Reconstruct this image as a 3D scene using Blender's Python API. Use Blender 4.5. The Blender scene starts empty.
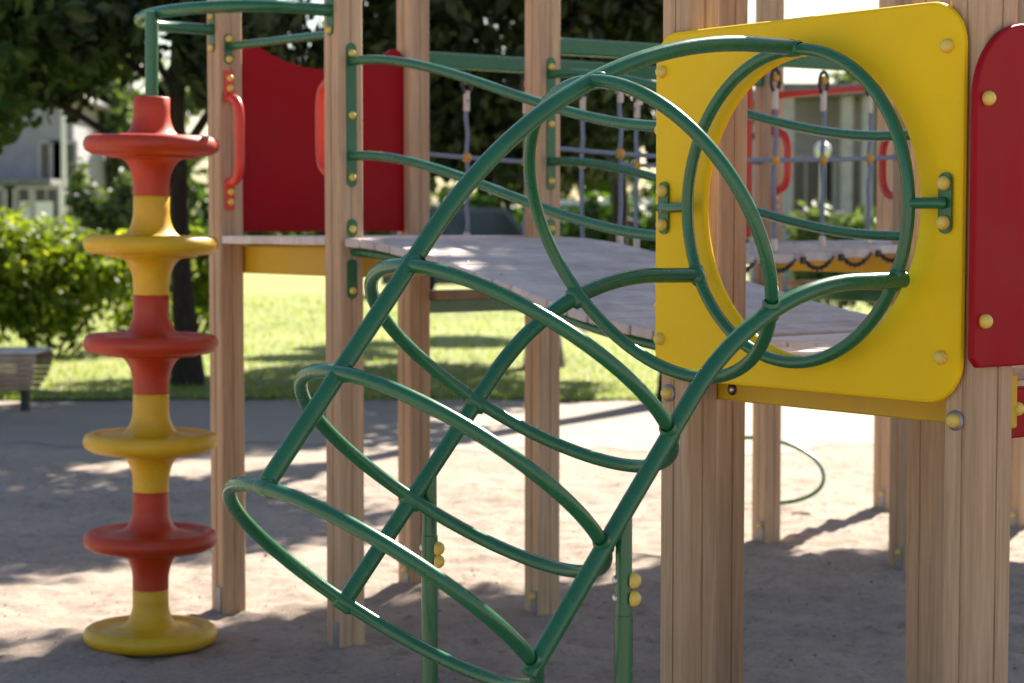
import bpy, math, random
import numpy as np
from mathutils import Vector, Matrix, Quaternion, noise

random.seed(7); rng = np.random.default_rng(7)
S = bpy.context.scene
COL = S.collection
PI = math.pi

# ------------------------------------------------------------------ camera
H_CAM, F_PX, PITCH = 1.55, 1990.0, 0.058
cam_d = bpy.data.cameras.new("camera"); cam = bpy.data.objects.new("camera", cam_d); COL.objects.link(cam)
cam.location = (0, 0, H_CAM); cam.rotation_euler = (PI/2 - PITCH, 0, 0)
cam_d.sensor_width = 36; cam_d.lens = F_PX/1024*36
cam_d.clip_start = .05; cam_d.clip_end = 2000
cam_d.dof.use_dof = True; cam_d.dof.focus_distance = 4.5; cam_d.dof.aperture_fstop = 4.8; cam_d.dof.aperture_blades = 0
S.camera = cam
V = Vector
CP, SP = math.cos(PITCH), math.sin(PITCH)
def at(px, py, y):
    """point at forward distance y seen at that pixel of the photograph"""
    u = (px-512)/F_PX; v = (341.5-py)/F_PX
    d = V((u, CP+v*SP, -SP+v*CP))
    return V((0, 0, H_CAM)) + d*(y/d.y)
def ground(px, py):
    u = (px-512)/F_PX; v = (341.5-py)/F_PX
    d = V((u, CP+v*SP, -SP+v*CP))
    return V((0, 0, H_CAM)) + d*(-H_CAM/d.z)

# ------------------------------------------------------------------ materials
def nmat(name):
    m = bpy.data.materials.new(name); m.use_nodes = True
    nt = m.node_tree; b = nt.nodes['Principled BSDF']
    return m, nt, b
def ramp(nt, stops):
    r = nt.nodes.new('ShaderNodeValToRGB')
    while len(r.color_ramp.elements) < len(stops): r.color_ramp.elements.new(.5)
    for e, (p, c) in zip(r.color_ramp.elements, stops):
        e.position = p; e.color = (*c, 1)
    return r
def tex_noise(nt, scale, detail=4, rough=.55, mapscale=None, coord='Object'):
    tc = nt.nodes.new('ShaderNodeTexCoord'); n = nt.nodes.new('ShaderNodeTexNoise')
    n.inputs['Scale'].default_value = scale; n.inputs['Detail'].default_value = detail; n.inputs['Roughness'].default_value = rough
    if mapscale:
        mp = nt.nodes.new('ShaderNodeMapping'); mp.inputs['Scale'].default_value = mapscale
        nt.links.new(tc.outputs[coord], mp.inputs['Vector']); nt.links.new(mp.outputs['Vector'], n.inputs['Vector'])
    else:
        nt.links.new(tc.outputs[coord], n.inputs['Vector'])
    return n
def bump(nt, b, src, strength, dist):
    bp = nt.nodes.new('ShaderNodeBump'); bp.inputs['Strength'].default_value = strength; bp.inputs['Distance'].default_value = dist
    nt.links.new(src, bp.inputs['Height']); nt.links.new(bp.outputs['Normal'], b.inputs['Normal']); return bp
def mixc(nt, fac, a, bcol, mode='MIX'):
    m = nt.nodes.new('ShaderNodeMix'); m.data_type = 'RGBA'; m.blend_type = mode
    for sock, val in ((m.inputs[0], fac), (m.inputs[6], a), (m.inputs[7], bcol)):
        if isinstance(val, (tuple, list)): sock.default_value = (*val, 1)
        elif isinstance(val, (int, float)): sock.default_value = val
        else: nt.links.new(val, sock)
    return m.outputs[2]

def painted(name, col, rough=.35, coat=.0, wear=.12, scale=9, bumpd=.0006, spec=.5, dust_amt=.07, scratch=0):
    """plastic or enamel: colour that wanders a little, dusty patches, fine orange peel"""
    m, nt, b = nmat(name)
    n = tex_noise(nt, scale, 6, .6); n2 = tex_noise(nt, 70, 3)
    r = ramp(nt, [(.25, tuple(c*(1-wear) for c in col)), (.75, tuple(min(1, c*(1+wear)) for c in col))])
    nt.links.new(n.outputs['Fac'], r.inputs[0])
    dust = tex_noise(nt, 24, 8, .7)
    dr = ramp(nt, [(.62, (0, 0, 0)), (.85, (dust_amt,)*3)]); nt.links.new(dust.outputs['Fac'], dr.inputs[0])
    c = mixc(nt, dr.outputs[0], r.outputs[0], (.42, .38, .33))
    if scratch:                                    # hair scratches where shoes and hands rub, and a few dull smears
        for ms in ((3, 3, 60), (40, 40, 2.5)):
            sc = tex_noise(nt, 5, 3, .55, ms); gate = tex_noise(nt, 3.1, 3, .6)
            sr = ramp(nt, [(.665, (0, 0, 0)), (.70, (1, 1, 1))]); nt.links.new(sc.outputs['Fac'], sr.inputs[0])
            gr = ramp(nt, [(.50, (0, 0, 0)), (.66, (scratch,)*3)]); nt.links.new(gate.outputs['Fac'], gr.inputs[0])
            f = mixc(nt, 1.0, sr.outputs[0], gr.outputs[0], 'MULTIPLY')
            c = mixc(nt, f, c, tuple(x*.55+.03 for x in col))
    nt.links.new(c, b.inputs['Base Color'])
    rr = ramp(nt, [(.3, (rough*.8,)*3), (.75, (min(1, rough*1.35),)*3)]); nt.links.new(n.outputs['Fac'], rr.inputs[0])
    nt.links.new(rr.outputs[0], b.inputs['Roughness'])
    b.inputs['Coat Weight'].default_value = coat; b.inputs['Coat Roughness'].default_value = .12
    b.inputs['Specular IOR Level'].default_value = spec
    bump(nt, b, n2.outputs['Fac'], .35, bumpd)
    return m
def wood(name, c1, c2, c3, grain=(30, 30, 1.2), rough=.7, bumpd=.0015, knots=.55):
    m, nt, b = nmat(name)
    n = tex_noise(nt, 3.2, 9, .62, grain); big = tex_noise(nt, 1.6, 3, .5, (3, 3, .5)); fine = tex_noise(nt, 14, 6, .7, grain)
    r = ramp(nt, [(.28, c1), (.5, c2), (.72, c3)]); nt.links.new(n.outputs['Fac'], r.inputs[0])
    br = ramp(nt, [(.3, (.74, .72, .72)), (.7, (1.1, 1.08, 1.06))]); nt.links.new(big.outputs['Fac'], br.inputs[0])
    c = mixc(nt, 1.0, r.outputs[0], br.outputs[0], 'MULTIPLY')
    fr = ramp(nt, [(.56, (1, 1, 1)), (.74, (.55, .47, .42))]); nt.links.new(fine.outputs['Fac'], fr.inputs[0])
    c = mixc(nt, .26, c, fr.outputs[0], 'MULTIPLY')
    tc = nt.nodes.new('ShaderNodeTexCoord'); mp = nt.nodes.new('ShaderNodeMapping'); mp.inputs['Scale'].default_value = (1, 1, .42)
    vo = nt.nodes.new('ShaderNodeTexVoronoi'); vo.inputs['Scale'].default_value = 4.2
    nt.links.new(tc.outputs['Object'], mp.inputs['Vector']); nt.links.new(mp.outputs['Vector'], vo.inputs['Vector'])
    kr = ramp(nt, [(.02, (.25, .18, .14)), (.04, (.60, .50, .43)), (.065, (1, 1, 1))]); nt.links.new(vo.outputs['Distance'], kr.inputs[0])
    c = mixc(nt, knots, c, kr.outputs[0], 'MULTIPLY')
    oi = nt.nodes.new('ShaderNodeObjectInfo'); orr = ramp(nt, [(0, (.86, .84, .83)), (1, (1.10, 1.09, 1.08))]); nt.links.new(oi.outputs['Random'], orr.inputs[0])
    c = mixc(nt, 1.0, c, orr.outputs[0], 'MULTIPLY')
    nt.links.new(c, b.inputs['Base Color']); b.inputs['Roughness'].default_value = rough
    b.inputs['Specular IOR Level'].default_value = .3
    bump(nt, b, n.outputs['Fac'], .5, bumpd)
    return m
def plain(name, col, rough=.6, metal=0., wear=.15, scale=12):
    m, nt, b = nmat(name)
    n = tex_noise(nt, scale, 5, .6)
    r = ramp(nt, [(.3, tuple(c*(1-wear) for c in col)), (.7, tuple(min(1, c*(1+wear)) for c in col))])
    nt.links.new(n.outputs['Fac'], r.inputs[0]); nt.links.new(r.outputs[0], b.inputs['Base Color'])
    b.inputs['Roughness'].default_value = rough; b.inputs['Metallic'].default_value = metal
    return m
def leafmat(name, dark, mid, light, trans=.35, tcol=None):
    m, nt, b = nmat(name)
    g = nt.nodes.new('ShaderNodeNewGeometry')
    r = ramp(nt, [(0, dark), (.55, mid), (1, light)]); nt.links.new(g.outputs['Random Per Island'], r.inputs[0])
    nt.links.new(r.outputs[0], b.inputs['Base Color']); b.inputs['Roughness'].default_value = .5
    b.inputs['Specular IOR Level'].default_value = .35
    t = nt.nodes.new('ShaderNodeBsdfTranslucent'); c = mixc(nt, 1.0, r.outputs[0], tcol or (1.6, 1.7, .6), 'MULTIPLY'); nt.links.new(c, t.inputs['Color'])
    mx = nt.nodes.new('ShaderNodeMixShader'); mx.inputs[0].default_value = trans
    nt.links.new(b.outputs[0], mx.inputs[1]); nt.links.new(t.outputs[0], mx.inputs[2])
    nt.links.new(mx.outputs[0], nt.nodes['Material Output'].inputs['Surface'])
    return m

M = {}
M['post'] = wood('pine_post', (.41, .265, .16), (.53, .365, .235), (.60, .44, .295))
M['plank'] = wood('weathered_plank', (.54, .475, .465), (.66, .595, .585), (.72, .66, .65), grain=(6, 6, 6), rough=.75)
M['plank_end'] = wood('plank_edge', (.22, .15, .10), (.33, .23, .16), (.40, .29, .21), grain=(6, 6, 20))
M['green'] = painted('green_enamel', (.016, .122, .052), .25, .12, .14, dust_amt=.10, scratch=.3)
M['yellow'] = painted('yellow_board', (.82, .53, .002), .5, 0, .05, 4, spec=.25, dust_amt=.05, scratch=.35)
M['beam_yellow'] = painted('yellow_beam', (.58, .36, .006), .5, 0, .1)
M['red'] = painted('red_board', (.30, .0, .006), .5, 0, .06, 4, spec=.18, dust_amt=.02, scratch=.2)
M['red_plastic'] = painted('red_plastic', (.42, .030, .004), .45, 0, .15, scratch=.35)
M['yellow_plastic'] = painted('yellow_plastic', (.64, .37, .008), .42, 0, .12, scratch=.35)
M['handle'] = painted('red_handle', (.60, .035, .02), .35, .1, .1)
M['cap'] = painted('cap_plastic', (.72, .52, .10), .4, 0, .12, 60)
M['steel'] = plain('galvanised_steel', (.55, .55, .56), .35, 1.0)
M['zinc'] = plain('dull_zinc', (.30, .30, .31), .55, .6)
M['dark_steel'] = plain('dark_steel', (.05, .05, .055), .5, .8)
M['rope'] = plain('blue_grey_rope', (.20, .23, .32), .9, 0, .25, 120)
M['ferrule'] = plain('pale_ferrule', (.62, .52, .45), .5)
M['clip'] = painted('orange_clip', (.62, .30, .03), .45)
M['bark'] = wood('bark', (.018, .014, .011), (.035, .028, .022), (.06, .05, .04), grain=(9, 9, 2), rough=.9, bumpd=.03, knots=0.)
M['leaf_dark'] = leafmat('leaf_dark', (.010, .020, .006), (.020, .036, .010), (.040, .065, .016), .16)
M['leaf_mid'] = leafmat('leaf_mid', (.022, .050, .010), (.045, .095, .016), (.085, .15, .025), .35)
M['leaf_bush'] = leafmat('leaf_bush', (.07, .115, .011), (.14, .205, .02), (.28, .33, .045), .52, (1.6, 1.55, .5))
M['leaf_grey'] = leafmat('leaf_grey', (.05, .075, .035), (.09, .13, .055), (.15, .19, .08), .35)

# sand, path, lawn
def sand_material():
    m, nt, b = nmat('sand')
    n = tex_noise(nt, 1.3, 8, .6); f = tex_noise(nt, 34, 7, .8); p = tex_noise(nt, 11, 8, .72)
    r = ramp(nt, [(.3, (.345, .275, .23)), (.55, (.425, .345, .29)), (.75, (.48, .395, .33))]); nt.links.new(n.outputs['Fac'], r.inputs[0])
    fr = ramp(nt, [(.30, (.60, .57, .56)), (.48, (1, 1, 1)), (.72, (1.15, 1.14, 1.12))]); nt.links.new(f.outputs['Fac'], fr.inputs[0])
    c = mixc(nt, .8, r.outputs[0], fr.outputs[0], 'MULTIPLY')
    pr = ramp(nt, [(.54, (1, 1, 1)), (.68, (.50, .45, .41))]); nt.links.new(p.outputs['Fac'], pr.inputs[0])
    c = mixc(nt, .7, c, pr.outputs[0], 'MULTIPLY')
    nt.links.new(c, b.inputs['Base Color']); b.inputs['Roughness'].default_value = .95; b.inputs['Specular IOR Level'].default_value = .15
    add = nt.nodes.new('ShaderNodeMath'); add.operation = 'ADD'; nt.links.new(f.outputs['Fac'], add.inputs[0]); nt.links.new(p.outputs['Fac'], add.inputs[1])
    bump(nt, b, add.outputs[0], 1.0, .013)
    return m
def path_material():
    m, nt, b = nmat('path')
    n = tex_noise(nt, .7, 6, .6); f = tex_noise(nt, 40, 5, .7)
    r = ramp(nt, [(.3, (.29, .235, .20)), (.7, (.38, .31, .26))]); nt.links.new(n.outputs['Fac'], r.inputs[0])
    fr = ramp(nt, [(.3, (.7, .7, .7)), (.7, (1.15, 1.15, 1.12))]); nt.links.new(f.outputs['Fac'], fr.inputs[0])
    c = mixc(nt, .7, r.outputs[0], fr.outputs[0], 'MULTIPLY'); nt.links.new(c, b.inputs['Base Color']); b.inputs['Roughness'].default_value = .9
    bump(nt, b, f.outputs['Fac'], .4, .006)
    return m
def lawn_material():
    m, nt, b = nmat('lawn')
    n = tex_noise(nt, .25, 7, .6); f = tex_noise(nt, 7, 6, .7)
    r = ramp(nt, [(.3, (.16, .18, .04)), (.5, (.21, .24, .05)), (.72, (.29, .28, .09))]); nt.links.new(n.outputs['Fac'], r.inputs[0])
    fr = ramp(nt, [(.3, (.55, .55, .5)), (.7, (1.2, 1.2, 1.1))]); nt.links.new(f.outputs['Fac'], fr.inputs[0])
    c = mixc(nt, .8, r.outputs[0], fr.outputs[0], 'MULTIPLY'); nt.links.new(c, b.inputs['Base Color']); b.inputs['Roughness'].default_value = .9
    bump(nt, b, f.outputs['Fac'], .7, .04)
    return m
M['sand'] = sand_material(); M['path'] = path_material(); M['lawn'] = lawn_material()
M['wall_grey'] = plain('grey_render', (.29, .28, .32), .9, 0, .12, 2)
M['wall_beige'] = plain('beige_render', (.52, .44, .36), .9, 0, .1, 2)
M['wall_brick'] = plain('reddish_render', (.42, .34, .33), .9, 0, .15, 2)
M['roof'] = plain('grey_roof', (.16, .155, .16), .8, 0, .2, 3)
M['white'] = plain('white_paint', (.75, .75, .73), .5, 0, .05)
M['glass'] = plain('window_glass', (.03, .035, .045), .1, 0, .3, 2)
M['car_dark'] = painted('dark_car_paint', (.05, .055, .065), .25, .6, .1)
M['car_white'] = painted('white_car_paint', (.72, .72, .72), .25, .6, .04)
M['tyre'] = plain('tyre_rubber', (.02, .02, .02), .85)
M['concrete'] = plain('pale_concrete', (.42, .40, .40), .85, 0, .15, 5)

# ------------------------------------------------------------------ mesh builder
class MB:
    def __init__(s): s.v = []; s.f = []; s.sm = []
    def add(s, vs, fs, smooth=False):
        o = len(s.v); s.v += [tuple(p) for p in vs]; s.f += [tuple(i+o for i in f) for f in fs]; s.sm += [smooth]*len(fs)
    def box(s, c, ax, ay, az, bev=0.):
        """centre, three half-axis vectors; bev = bevelled edges"""
        c, ax, ay, az = V(c), V(ax), V(ay), V(az)
        lx, ly, lz = ax.length, ay.length, az.length
        ex, ey, ez = ax/lx, ay/ly, az/lz
        b = min(bev, lx*.45, ly*.45, lz*.45)
        if b <= 0:
            P = [c+ax*i+ay*j+az*k for i in (-1, 1) for j in (-1, 1) for k in (-1, 1)]
            s.add(P, [(0, 1, 3, 2), (4, 6, 7, 5), (0, 4, 5, 1), (2, 3, 7, 6), (0, 2, 6, 4), (1, 5, 7, 3)]); return
        P = []; idx = {}
        for i in (-1, 1):
            for j in (-1, 1):
                for k in (-1, 1):
                    for a in range(3):
                        d = [lx-b, ly-b, lz-b]; d[a] = (lx, ly, lz)[a]
                        idx[(i, j, k, a)] = len(P); P.append(c+ex*(i*d[0])+ey*(j*d[1])+ez*(k*d[2]))
        F = []
        q = [(-1, -1), (1, -1), (1, 1), (-1, 1)]
        for w in (-1, 1):
            for a in range(3):
                l = []
                for m, n in q:
                    t = [0, 0, 0]; t[a] = w; t[(a+1) % 3] = m; t[(a+2) % 3] = n; l.append(idx[(*t, a)])
                F.append(tuple(l if w > 0 else l[::-1]))
        for a in range(3):
            b1, c1 = (a+1) % 3, (a+2) % 3
            for m in (-1, 1):
                for n in (-1, 1):
                    t0 = [0, 0, 0]; t1 = [0, 0, 0]; t0[a] = -1; t1[a] = 1
                    for t in (t0, t1): t[b1] = m; t[c1] = n
                    l = [idx[(*t0, b1)], idx[(*t1, b1)], idx[(*t1, c1)], idx[(*t0, c1)]]
                    F.append(tuple(l if m*n > 0 else l[::-1]))
        for i in (-1, 1):
            for j in (-1, 1):
                for k in (-1, 1):
                    l = [idx[(i, j, k, a)] for a in range(3)]
                    F.append(tuple(l if i*j*k > 0 else l[::-1]))
        s.add(P, F)
    def tube(s, pts, r, n=14, closed=False, cap=True, round_end=False):
        pts = [V(p) for p in pts]; m = len(pts)
        rs = r if isinstance(r, (list, tuple)) else [r]*m
        T = []
        for i in range(m):
            if closed: t = pts[(i+1) % m]-pts[i-1]
            else: t = pts[min(i+1, m-1)]-pts[max(i-1, 0)]
            T.append(t.normalized())
        a = V((0, 0, 1)) if abs(T[0].z) < .9 else V((1, 0, 0))
        N = (a-T[0]*a.dot(T[0])).normalized(); Ns = [N]
        for i in range(1, m):
            N = T[i-1].rotation_difference(T[i]) @ Ns[-1]; N = (N-T[i]*N.dot(T[i])).normalized(); Ns.append(N)
        P = []
        for i in range(m):
            B = T[i].cross(Ns[i])
            for k in range(n):
                t = 2*PI*k/n; P.append(pts[i]+(Ns[i]*math.cos(t)+B*math.sin(t))*rs[i])
        F = []
        off = 0
        if closed:                                  # closest match of first and last section
            q = [(P[k]-P[(m-1)*n]).length for k in range(n)]; off = q.index(min(q))
        for i in range(m if closed else m-1):
            j = (i+1) % m; o = off if (closed and j == 0) else 0
            for k in range(n):
                F.append((i*n+k, i*n+(k+1) % n, j*n+(k+1+o) % n, j*n+(k+o) % n))
        s.add(P, F, True)
        if cap and not closed:
            for i, sg in ((0, -1), (m-1, 1)):
                ringv = P[i*n:(i+1)*n]; c = pts[i]
                R = [c+(p-c)*.72+T[i]*(sg*rs[i]*.16) for p in ringv]; q = list(ringv)+R+[c+T[i]*(sg*rs[i]*.2)]
                f = []
                for k in range(n):
                    k2 = (k+1) % n
                    a1 = (k, k2, n+k2, n+k); a2 = (n+k, n+k2, 2*n)
                    f += [a1 if sg > 0 else a1[::-1], a2 if sg > 0 else a2[::-1]]
                s.add(q, f, False)
    def lathe(s, prof, c, n=40, axis=V((0, 0, 1)), smooth=True):
        c = V(c); z = V(axis).normalized(); a = V((1, 0, 0)) if abs(z.x) < .8 else V((0, 1, 0))
        x = (a-z*a.dot(z)).normalized(); y = z.cross(x)
        P = [c+(x*math.cos(2*PI*k/n)+y*math.sin(2*PI*k/n))*r+z*h for r, h in prof for k in range(n)]
        F = [(i*n+k, i*n+(k+1) % n, (i+1)*n+(k+1) % n, (i+1)*n+k) for i in range(len(prof)-1) for k in range(n)]
        s.add(P, F, smooth)
    def loft(s, loops, smooth=False, cap=(True, True)):
        n = len(loops[0]); P = [p for l in loops for p in l]
        F = [(i*n+k, i*n+(k+1) % n, (i+1)*n+(k+1) % n, (i+1)*n+k) for i in range(len(loops)-1) for k in range(n)]
        if cap[0]: F.append(tuple(range(n))[::-1])
        if cap[1]: F.append(tuple(range((len(loops)-1)*n, len(loops)*n)))
        s.add(P, F, smooth)
    def mesh(s, name, mat, origin=V((0, 0, 0))):
        me = bpy.data.meshes.new(name)
        me.from_pydata([(p[0]-origin[0], p[1]-origin[1], p[2]-origin[2]) for p in s.v], [], s.f)
        me.polygons.foreach_set('use_smooth', s.sm)
        if mat: me.materials.append(mat)
        me.validate(); me.update()
        import bmesh
        bm = bmesh.new(); bm.from_mesh(me); bmesh.ops.recalc_face_normals(bm, faces=bm.faces); bm.to_mesh(me); bm.free()
        return me
    def build(s, name, mat, parent=None):
        org = parent.matrix_world_loc if False else (V(parent['_org']) if parent else V((0, 0, 0)))
        o = bpy.data.objects.new(name, s.mesh(name, mat, org)); COL.objects.link(o)
        if parent:
            o.parent = parent; o['_org'] = list(org)
        return o
def tag(o, label, cat, group=None, kind=None):
    o['label'] = label; o['category'] = cat
    if group: o['group'] = group
    if kind: o['kind'] = kind
    return o
def thing(name, label, cat, loc, group=None):
    o = bpy.data.objects.new(name, None); COL.objects.link(o); o.location = loc; o['_org'] = list(loc)
    o.empty_display_size = .1
    return tag(o, label, cat, group)
def solo(name, mb, mat, loc, label, cat, group=None):
    """a thing that is one mesh"""
    o = bpy.data.objects.new(name, mb.mesh(name, mat, V(loc))); COL.objects.link(o); o.location = loc; o['_org'] = list(loc)
    return tag(o, label, cat, group)
def struct(name, mb, mat):
    o = mb.build(name, mat); o['kind'] = 'structure'; return o

# dome cap over a bolt, shared mesh, axis = +Z
def cap_mesh(r, h, mat, name):
    mb = MB(); mb.lathe([(r*1.0, 0), (r*1.02, h*.22), (r*.98, h*.4), (r*.86, h*.66), (r*.6, h*.88), (r*.3, h*.98), (.0005, h)], (0, 0, 0), 20)
    return mb.mesh(name, mat)
def washer_mesh(r, mat, name):
    mb = MB(); mb.lathe([(r, 0), (r, .003), (r*.4, .0035)], (0, 0, 0), 20); return mb.mesh(name, mat)
CAP = cap_mesh(.0155, .019, M['cap'], 'bolt_cap'); CAPS = cap_mesh(.0135, .016, M['cap'], 'small_bolt_cap')
WASH = washer_mesh(.0225, M['zinc'], 'washer'); BOLT = cap_mesh(.009, .007, M['steel'], 'bolt'); RIM = washer_mesh(.015, M['dark_steel'], 'dark_washer')
def stick(me, name, p, nrm, parent):
    o = bpy.data.objects.new(name, me); COL.objects.link(o); o.parent = parent
    o.rotation_mode = 'QUATERNION'; o.rotation_quaternion = V((0, 0, 1)).rotation_difference(V(nrm).normalized())
    o.location = V(p)-V(parent['_org']); return o
def cap(p, nrm, parent, me=None): return stick(me or CAP, 'bolt_cap', p, nrm, parent)

# ------------------------------------------------------------------ shared directions of the play structure
PSI = .9343
U = V((math.cos(PSI), -math.sin(PSI), 0)); W = V((math.sin(PSI), math.cos(PSI), 0)); Z = V((0, 0, 1))     # U along the yellow panel, W away from its face
HP = .053                                                                                                # half a post
def post_mb(p, z0, z1):
    """square glulam post: rounded corners and a routed groove down the middle of each face"""
    h = HP; c = .011; g = .0035; gd = .005
    face = [(-h+c, h), (-g*3.2, h), (-g*2.6, h-.0018), (-g, h-.0018), (-g, h-gd), (g, h-gd), (g, h-.0018), (g*2.6, h-.0018), (g*3.2, h), (h-c, h)]
    loop = []
    for q in range(4):
        a = -q*PI/2
        for x, y in face: loop.append((x*math.cos(a)-y*math.sin(a), x*math.sin(a)+y*math.cos(a)))
        for k in (1, 2):
            t = PI/2-k*PI/6
            x, y = h-c+c*math.cos(t), h-c+c*math.sin(t); loop.append((x*math.cos(a)-y*math.sin(a), x*math.sin(a)+y*math.cos(a)))
    mb = MB()
    L = lambda z, k=1.: [V((p[0], p[1], z))+U*(x*k)+W*(y*k) for x, y in loop]
    mb.loft([L(z0), L(z1-.012), L(z1, .84)])
    return mb
def post(p, z0, z1, parent): return post_mb(p, z0, z1).build('post', M['post'], parent)
def xy(p, z): return V((p[0], p[1], z))
def beam(a, b, zc, hz, th, mat, name, parent, bev=.004):
    d = (b-a); d = V((d.x, d.y, 0)); L = d.length; d.normalize(); n = Z.cross(d)
    mb = MB(); mb.box(xy((a+b)/2, zc), d*(L/2), n*th, Z*hz, bev); return mb.build(name, mat, parent)
def plate(c, nrm, hw, z0, z1, mat, parent, name='bracket', th=.004):
    side = Z.cross(V(nrm)).normalized(); mb = MB()
    r = hw*.9; pr = []
    for k in range(9): t = PI*k/8; pr.append((hw*math.cos(t), z1-r+r*math.sin(t)))
    for k in range(9): t = PI+PI*k/8; pr.append((hw*math.cos(t), z0+r+r*math.sin(t)))
    L = lambda d: [xy(c, z)+side*x+V(nrm)*d for x, z in pr]
    mb.loft([L(0), L(th)]); return mb.build(name, mat, parent)
def smooth_path(pts, n=12):
    """Catmull-Rom through points"""
    pts = [V(p) for p in pts]; out = []
    for i in range(len(pts)-1):
        p0 = pts[max(i-1, 0)]; p1 = pts[i]; p2 = pts[i+1]; p3 = pts[min(i+2, len(pts)-1)]
        for k in range(n):
            t = k/n; out.append(.5*((2*p1)+(p2-p0)*t+(2*p0-5*p1+4*p2-p3)*t*t+(3*p1-p0-3*p2+p3)*t**3))
    out.append(pts[-1]); return out
def d_handle(base, zlo, zhi, outward, parent, nplate):
    """plastic D handle with two end plates on a post face"""
    o = V(outward); mb = MB(); b0 = V(base)
    c = .088
    mb.tube(smooth_path([xy(b0, zlo), xy(b0+o*(c*.7), zlo+.018), xy(b0+o*c, zlo+.065), xy(b0+o*(c+.004), (zlo+zhi)/2), xy(b0+o*c, zhi-.065), xy(b0+o*(c*.7), zhi-.018), xy(b0, zhi)], 6), .0195, 12)
    for z in (zlo-.045, zhi+.045): mb.box(xy(b0+o*.006, z), Z.cross(o)*.02, o*.006, Z*.06, .005)
    hd = mb.build('handle', M['handle'], parent)
    for z in (zlo-.075, zlo-.035, zhi+.035, zhi+.075): cap(xy(b0+o*.012, z), o, hd, CAPS)
    return hd

# ------------------------------------------------------------------ where the posts stand
PA, PB, PC, PD = ground(229, 609), ground(346, 646), ground(542, 613), ground(414.5, 585)
PG, PH = ground(766, 539), ground(904, 567)
PG2 = ground(886, 506); PH2 = PH+(PG2-PG)
LB = 2.03
PE2 = PB+U*LB; PF2 = PC+U*(LB+.035)
RING_C = V((.6445, 4.6047, H_CAM+.0445)); RING_R = .36
GAP = .045                                                   # ring stands this far in front of the board
TH = .019
def on_panel(px, back):                                      # point of a vertical plane parallel to the board at that pixel column
    base = RING_C+W*back; u = (px-512)/F_PX
    # x = u*(y*CP - dz*SP)
    dz = 0
    k = (u*(base.y*CP)-base.x)/(U.x-u*U.y*CP); return base+U*k
PE = on_panel(690, GAP+TH+HP); PF = on_panel(981, GAP+TH+HP)
PE_, PF_ = PE+W*.92, PF+W*.92
for p in (PE, PF, PE_, PF_): p.z = 0

# ------------------------------------------------------------------ near tower with the yellow crawl-through board
T2 = thing('play_tower', 'near play tower carrying the yellow board with the round crawl hole', 'play tower', xy((PE+PF)/2, 0), 'wooden play towers')
ZD2 = 1.235
for p in (PE, PF, PE_, PF_, PE2, PF2): post(p, -.02, 3.0, T2)
# board with round hole
def yellow_board():
    c = RING_C+W*GAP
    # corners measured on the board plane
    def loc(px, py):
        q = on_panel(px, GAP); z = at(px, py, q.y).z; return ((q-c).dot(U), z-c.z)
    xl = loc(654.5, 200)[0]; xr = loc(962.5, 200)[0]
    zt = (loc(690, 30.5)[1]+loc(900, 4)[1])/2; zb = (loc(745, 386.5)[1]+loc(915, 401.5)[1])/2
    N = 288
    rad = {(-1, 1): .075, (1, 1): .10, (-1, -1): .07, (1, -1): .10}
    def rim(inset):
        out = []
        x0, x1, y0, y1 = xl+inset, xr-inset, zb+inset, zt-inset
        for k in range(N):
            t = 2*PI*k/N; d = V((math.cos(t), math.sin(t)))
            tt = min(((x1 if d.x > 0 else x0)/d.x) if abs(d.x) > 1e-9 else 1e9, ((y1 if d.y > 0 else y0)/d.y) if abs(d.y) > 1e-9 else 1e9)
            p = d*tt
            sx, sy = (1 if p.x > 0 else -1), (1 if p.y > 0 else -1); r = max(rad[(sx, sy)]-inset, .01)
            cx = (x1-r) if sx > 0 else (x0+r); cy = (y1-r) if sy > 0 else (y0+r)
            if (p.x-cx)*sx > 0 and (p.y-cy)*sy > 0:
                cc = V((cx, cy)); b = d.dot(cc); disc = b*b-(cc.length_squared-r*r)
                p = d*(b+math.sqrt(max(disc, 0)))
            out.append(p)
        return out
    rh = RING_R-.012
    hole = lambda r: [V((r*math.cos(2*PI*k/N), r*math.sin(2*PI*k/N))) for k in range(N)]
    P3 = lambda l, d: [c+U*p.x+Z*p.y+W*d for p in l]
    e = .008
    loops = [P3(hole(rh+e), 0), P3(rim(e), 0), P3(rim(e*.3), e*.3), P3(rim(0), e), P3(rim(0), TH-e), P3(rim(e), TH),
             P3(hole(rh+e), TH), P3(hole(rh+e*.3), TH-e*.3), P3(hole(rh), TH-e), P3(hole(rh), e), P3(hole(rh+e*.3), e*.3), P3(hole(rh+e), 0)]
    mb = MB(); mb.loft(loops, False, (False, False))
    b = mb.build('board', M['yellow'], T2)
    for px, py in ((662, 72), (946, 46), (943.5, 357.5), (661, 339)):
        q = on_panel(px, GAP); cap(xy(q, at(px, py, q.y).z), -W, b)
    return b
board = yellow_board()
# yellow beam below the board, between the posts
bz = (at(830, 417, on_panel(830, .115).y).z)
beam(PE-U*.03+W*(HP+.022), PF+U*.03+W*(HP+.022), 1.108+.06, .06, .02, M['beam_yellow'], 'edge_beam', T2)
q = PE+U*(HP+.05)+W*(HP+.0015); stick(RIM, 'washer', xy(q, 1.138), -W, T2); stick(BOLT, 'bolt', xy(q-W*.003, 1.138), -W, T2)
for p, px, py in ((PE, 665, 393), (PF, 953, 420.5)):
    q = p-W*HP-U*.018; z = at(px, py, q.y).z
    stick(WASH, 'washer', xy(q, z), -W, T2); cap(xy(q-W*.003, z), -W, T2)
for z in (1.345, 1.795):
    q = PE-U*HP-W*.022; mb = MB(); mb.tube([xy(q, z), xy(q-U*.034, z)], .011, 12); nb = mb.build('bolt', M['zinc'], T2); cap(xy(q-U*.034, z), -U, nb)
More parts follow.
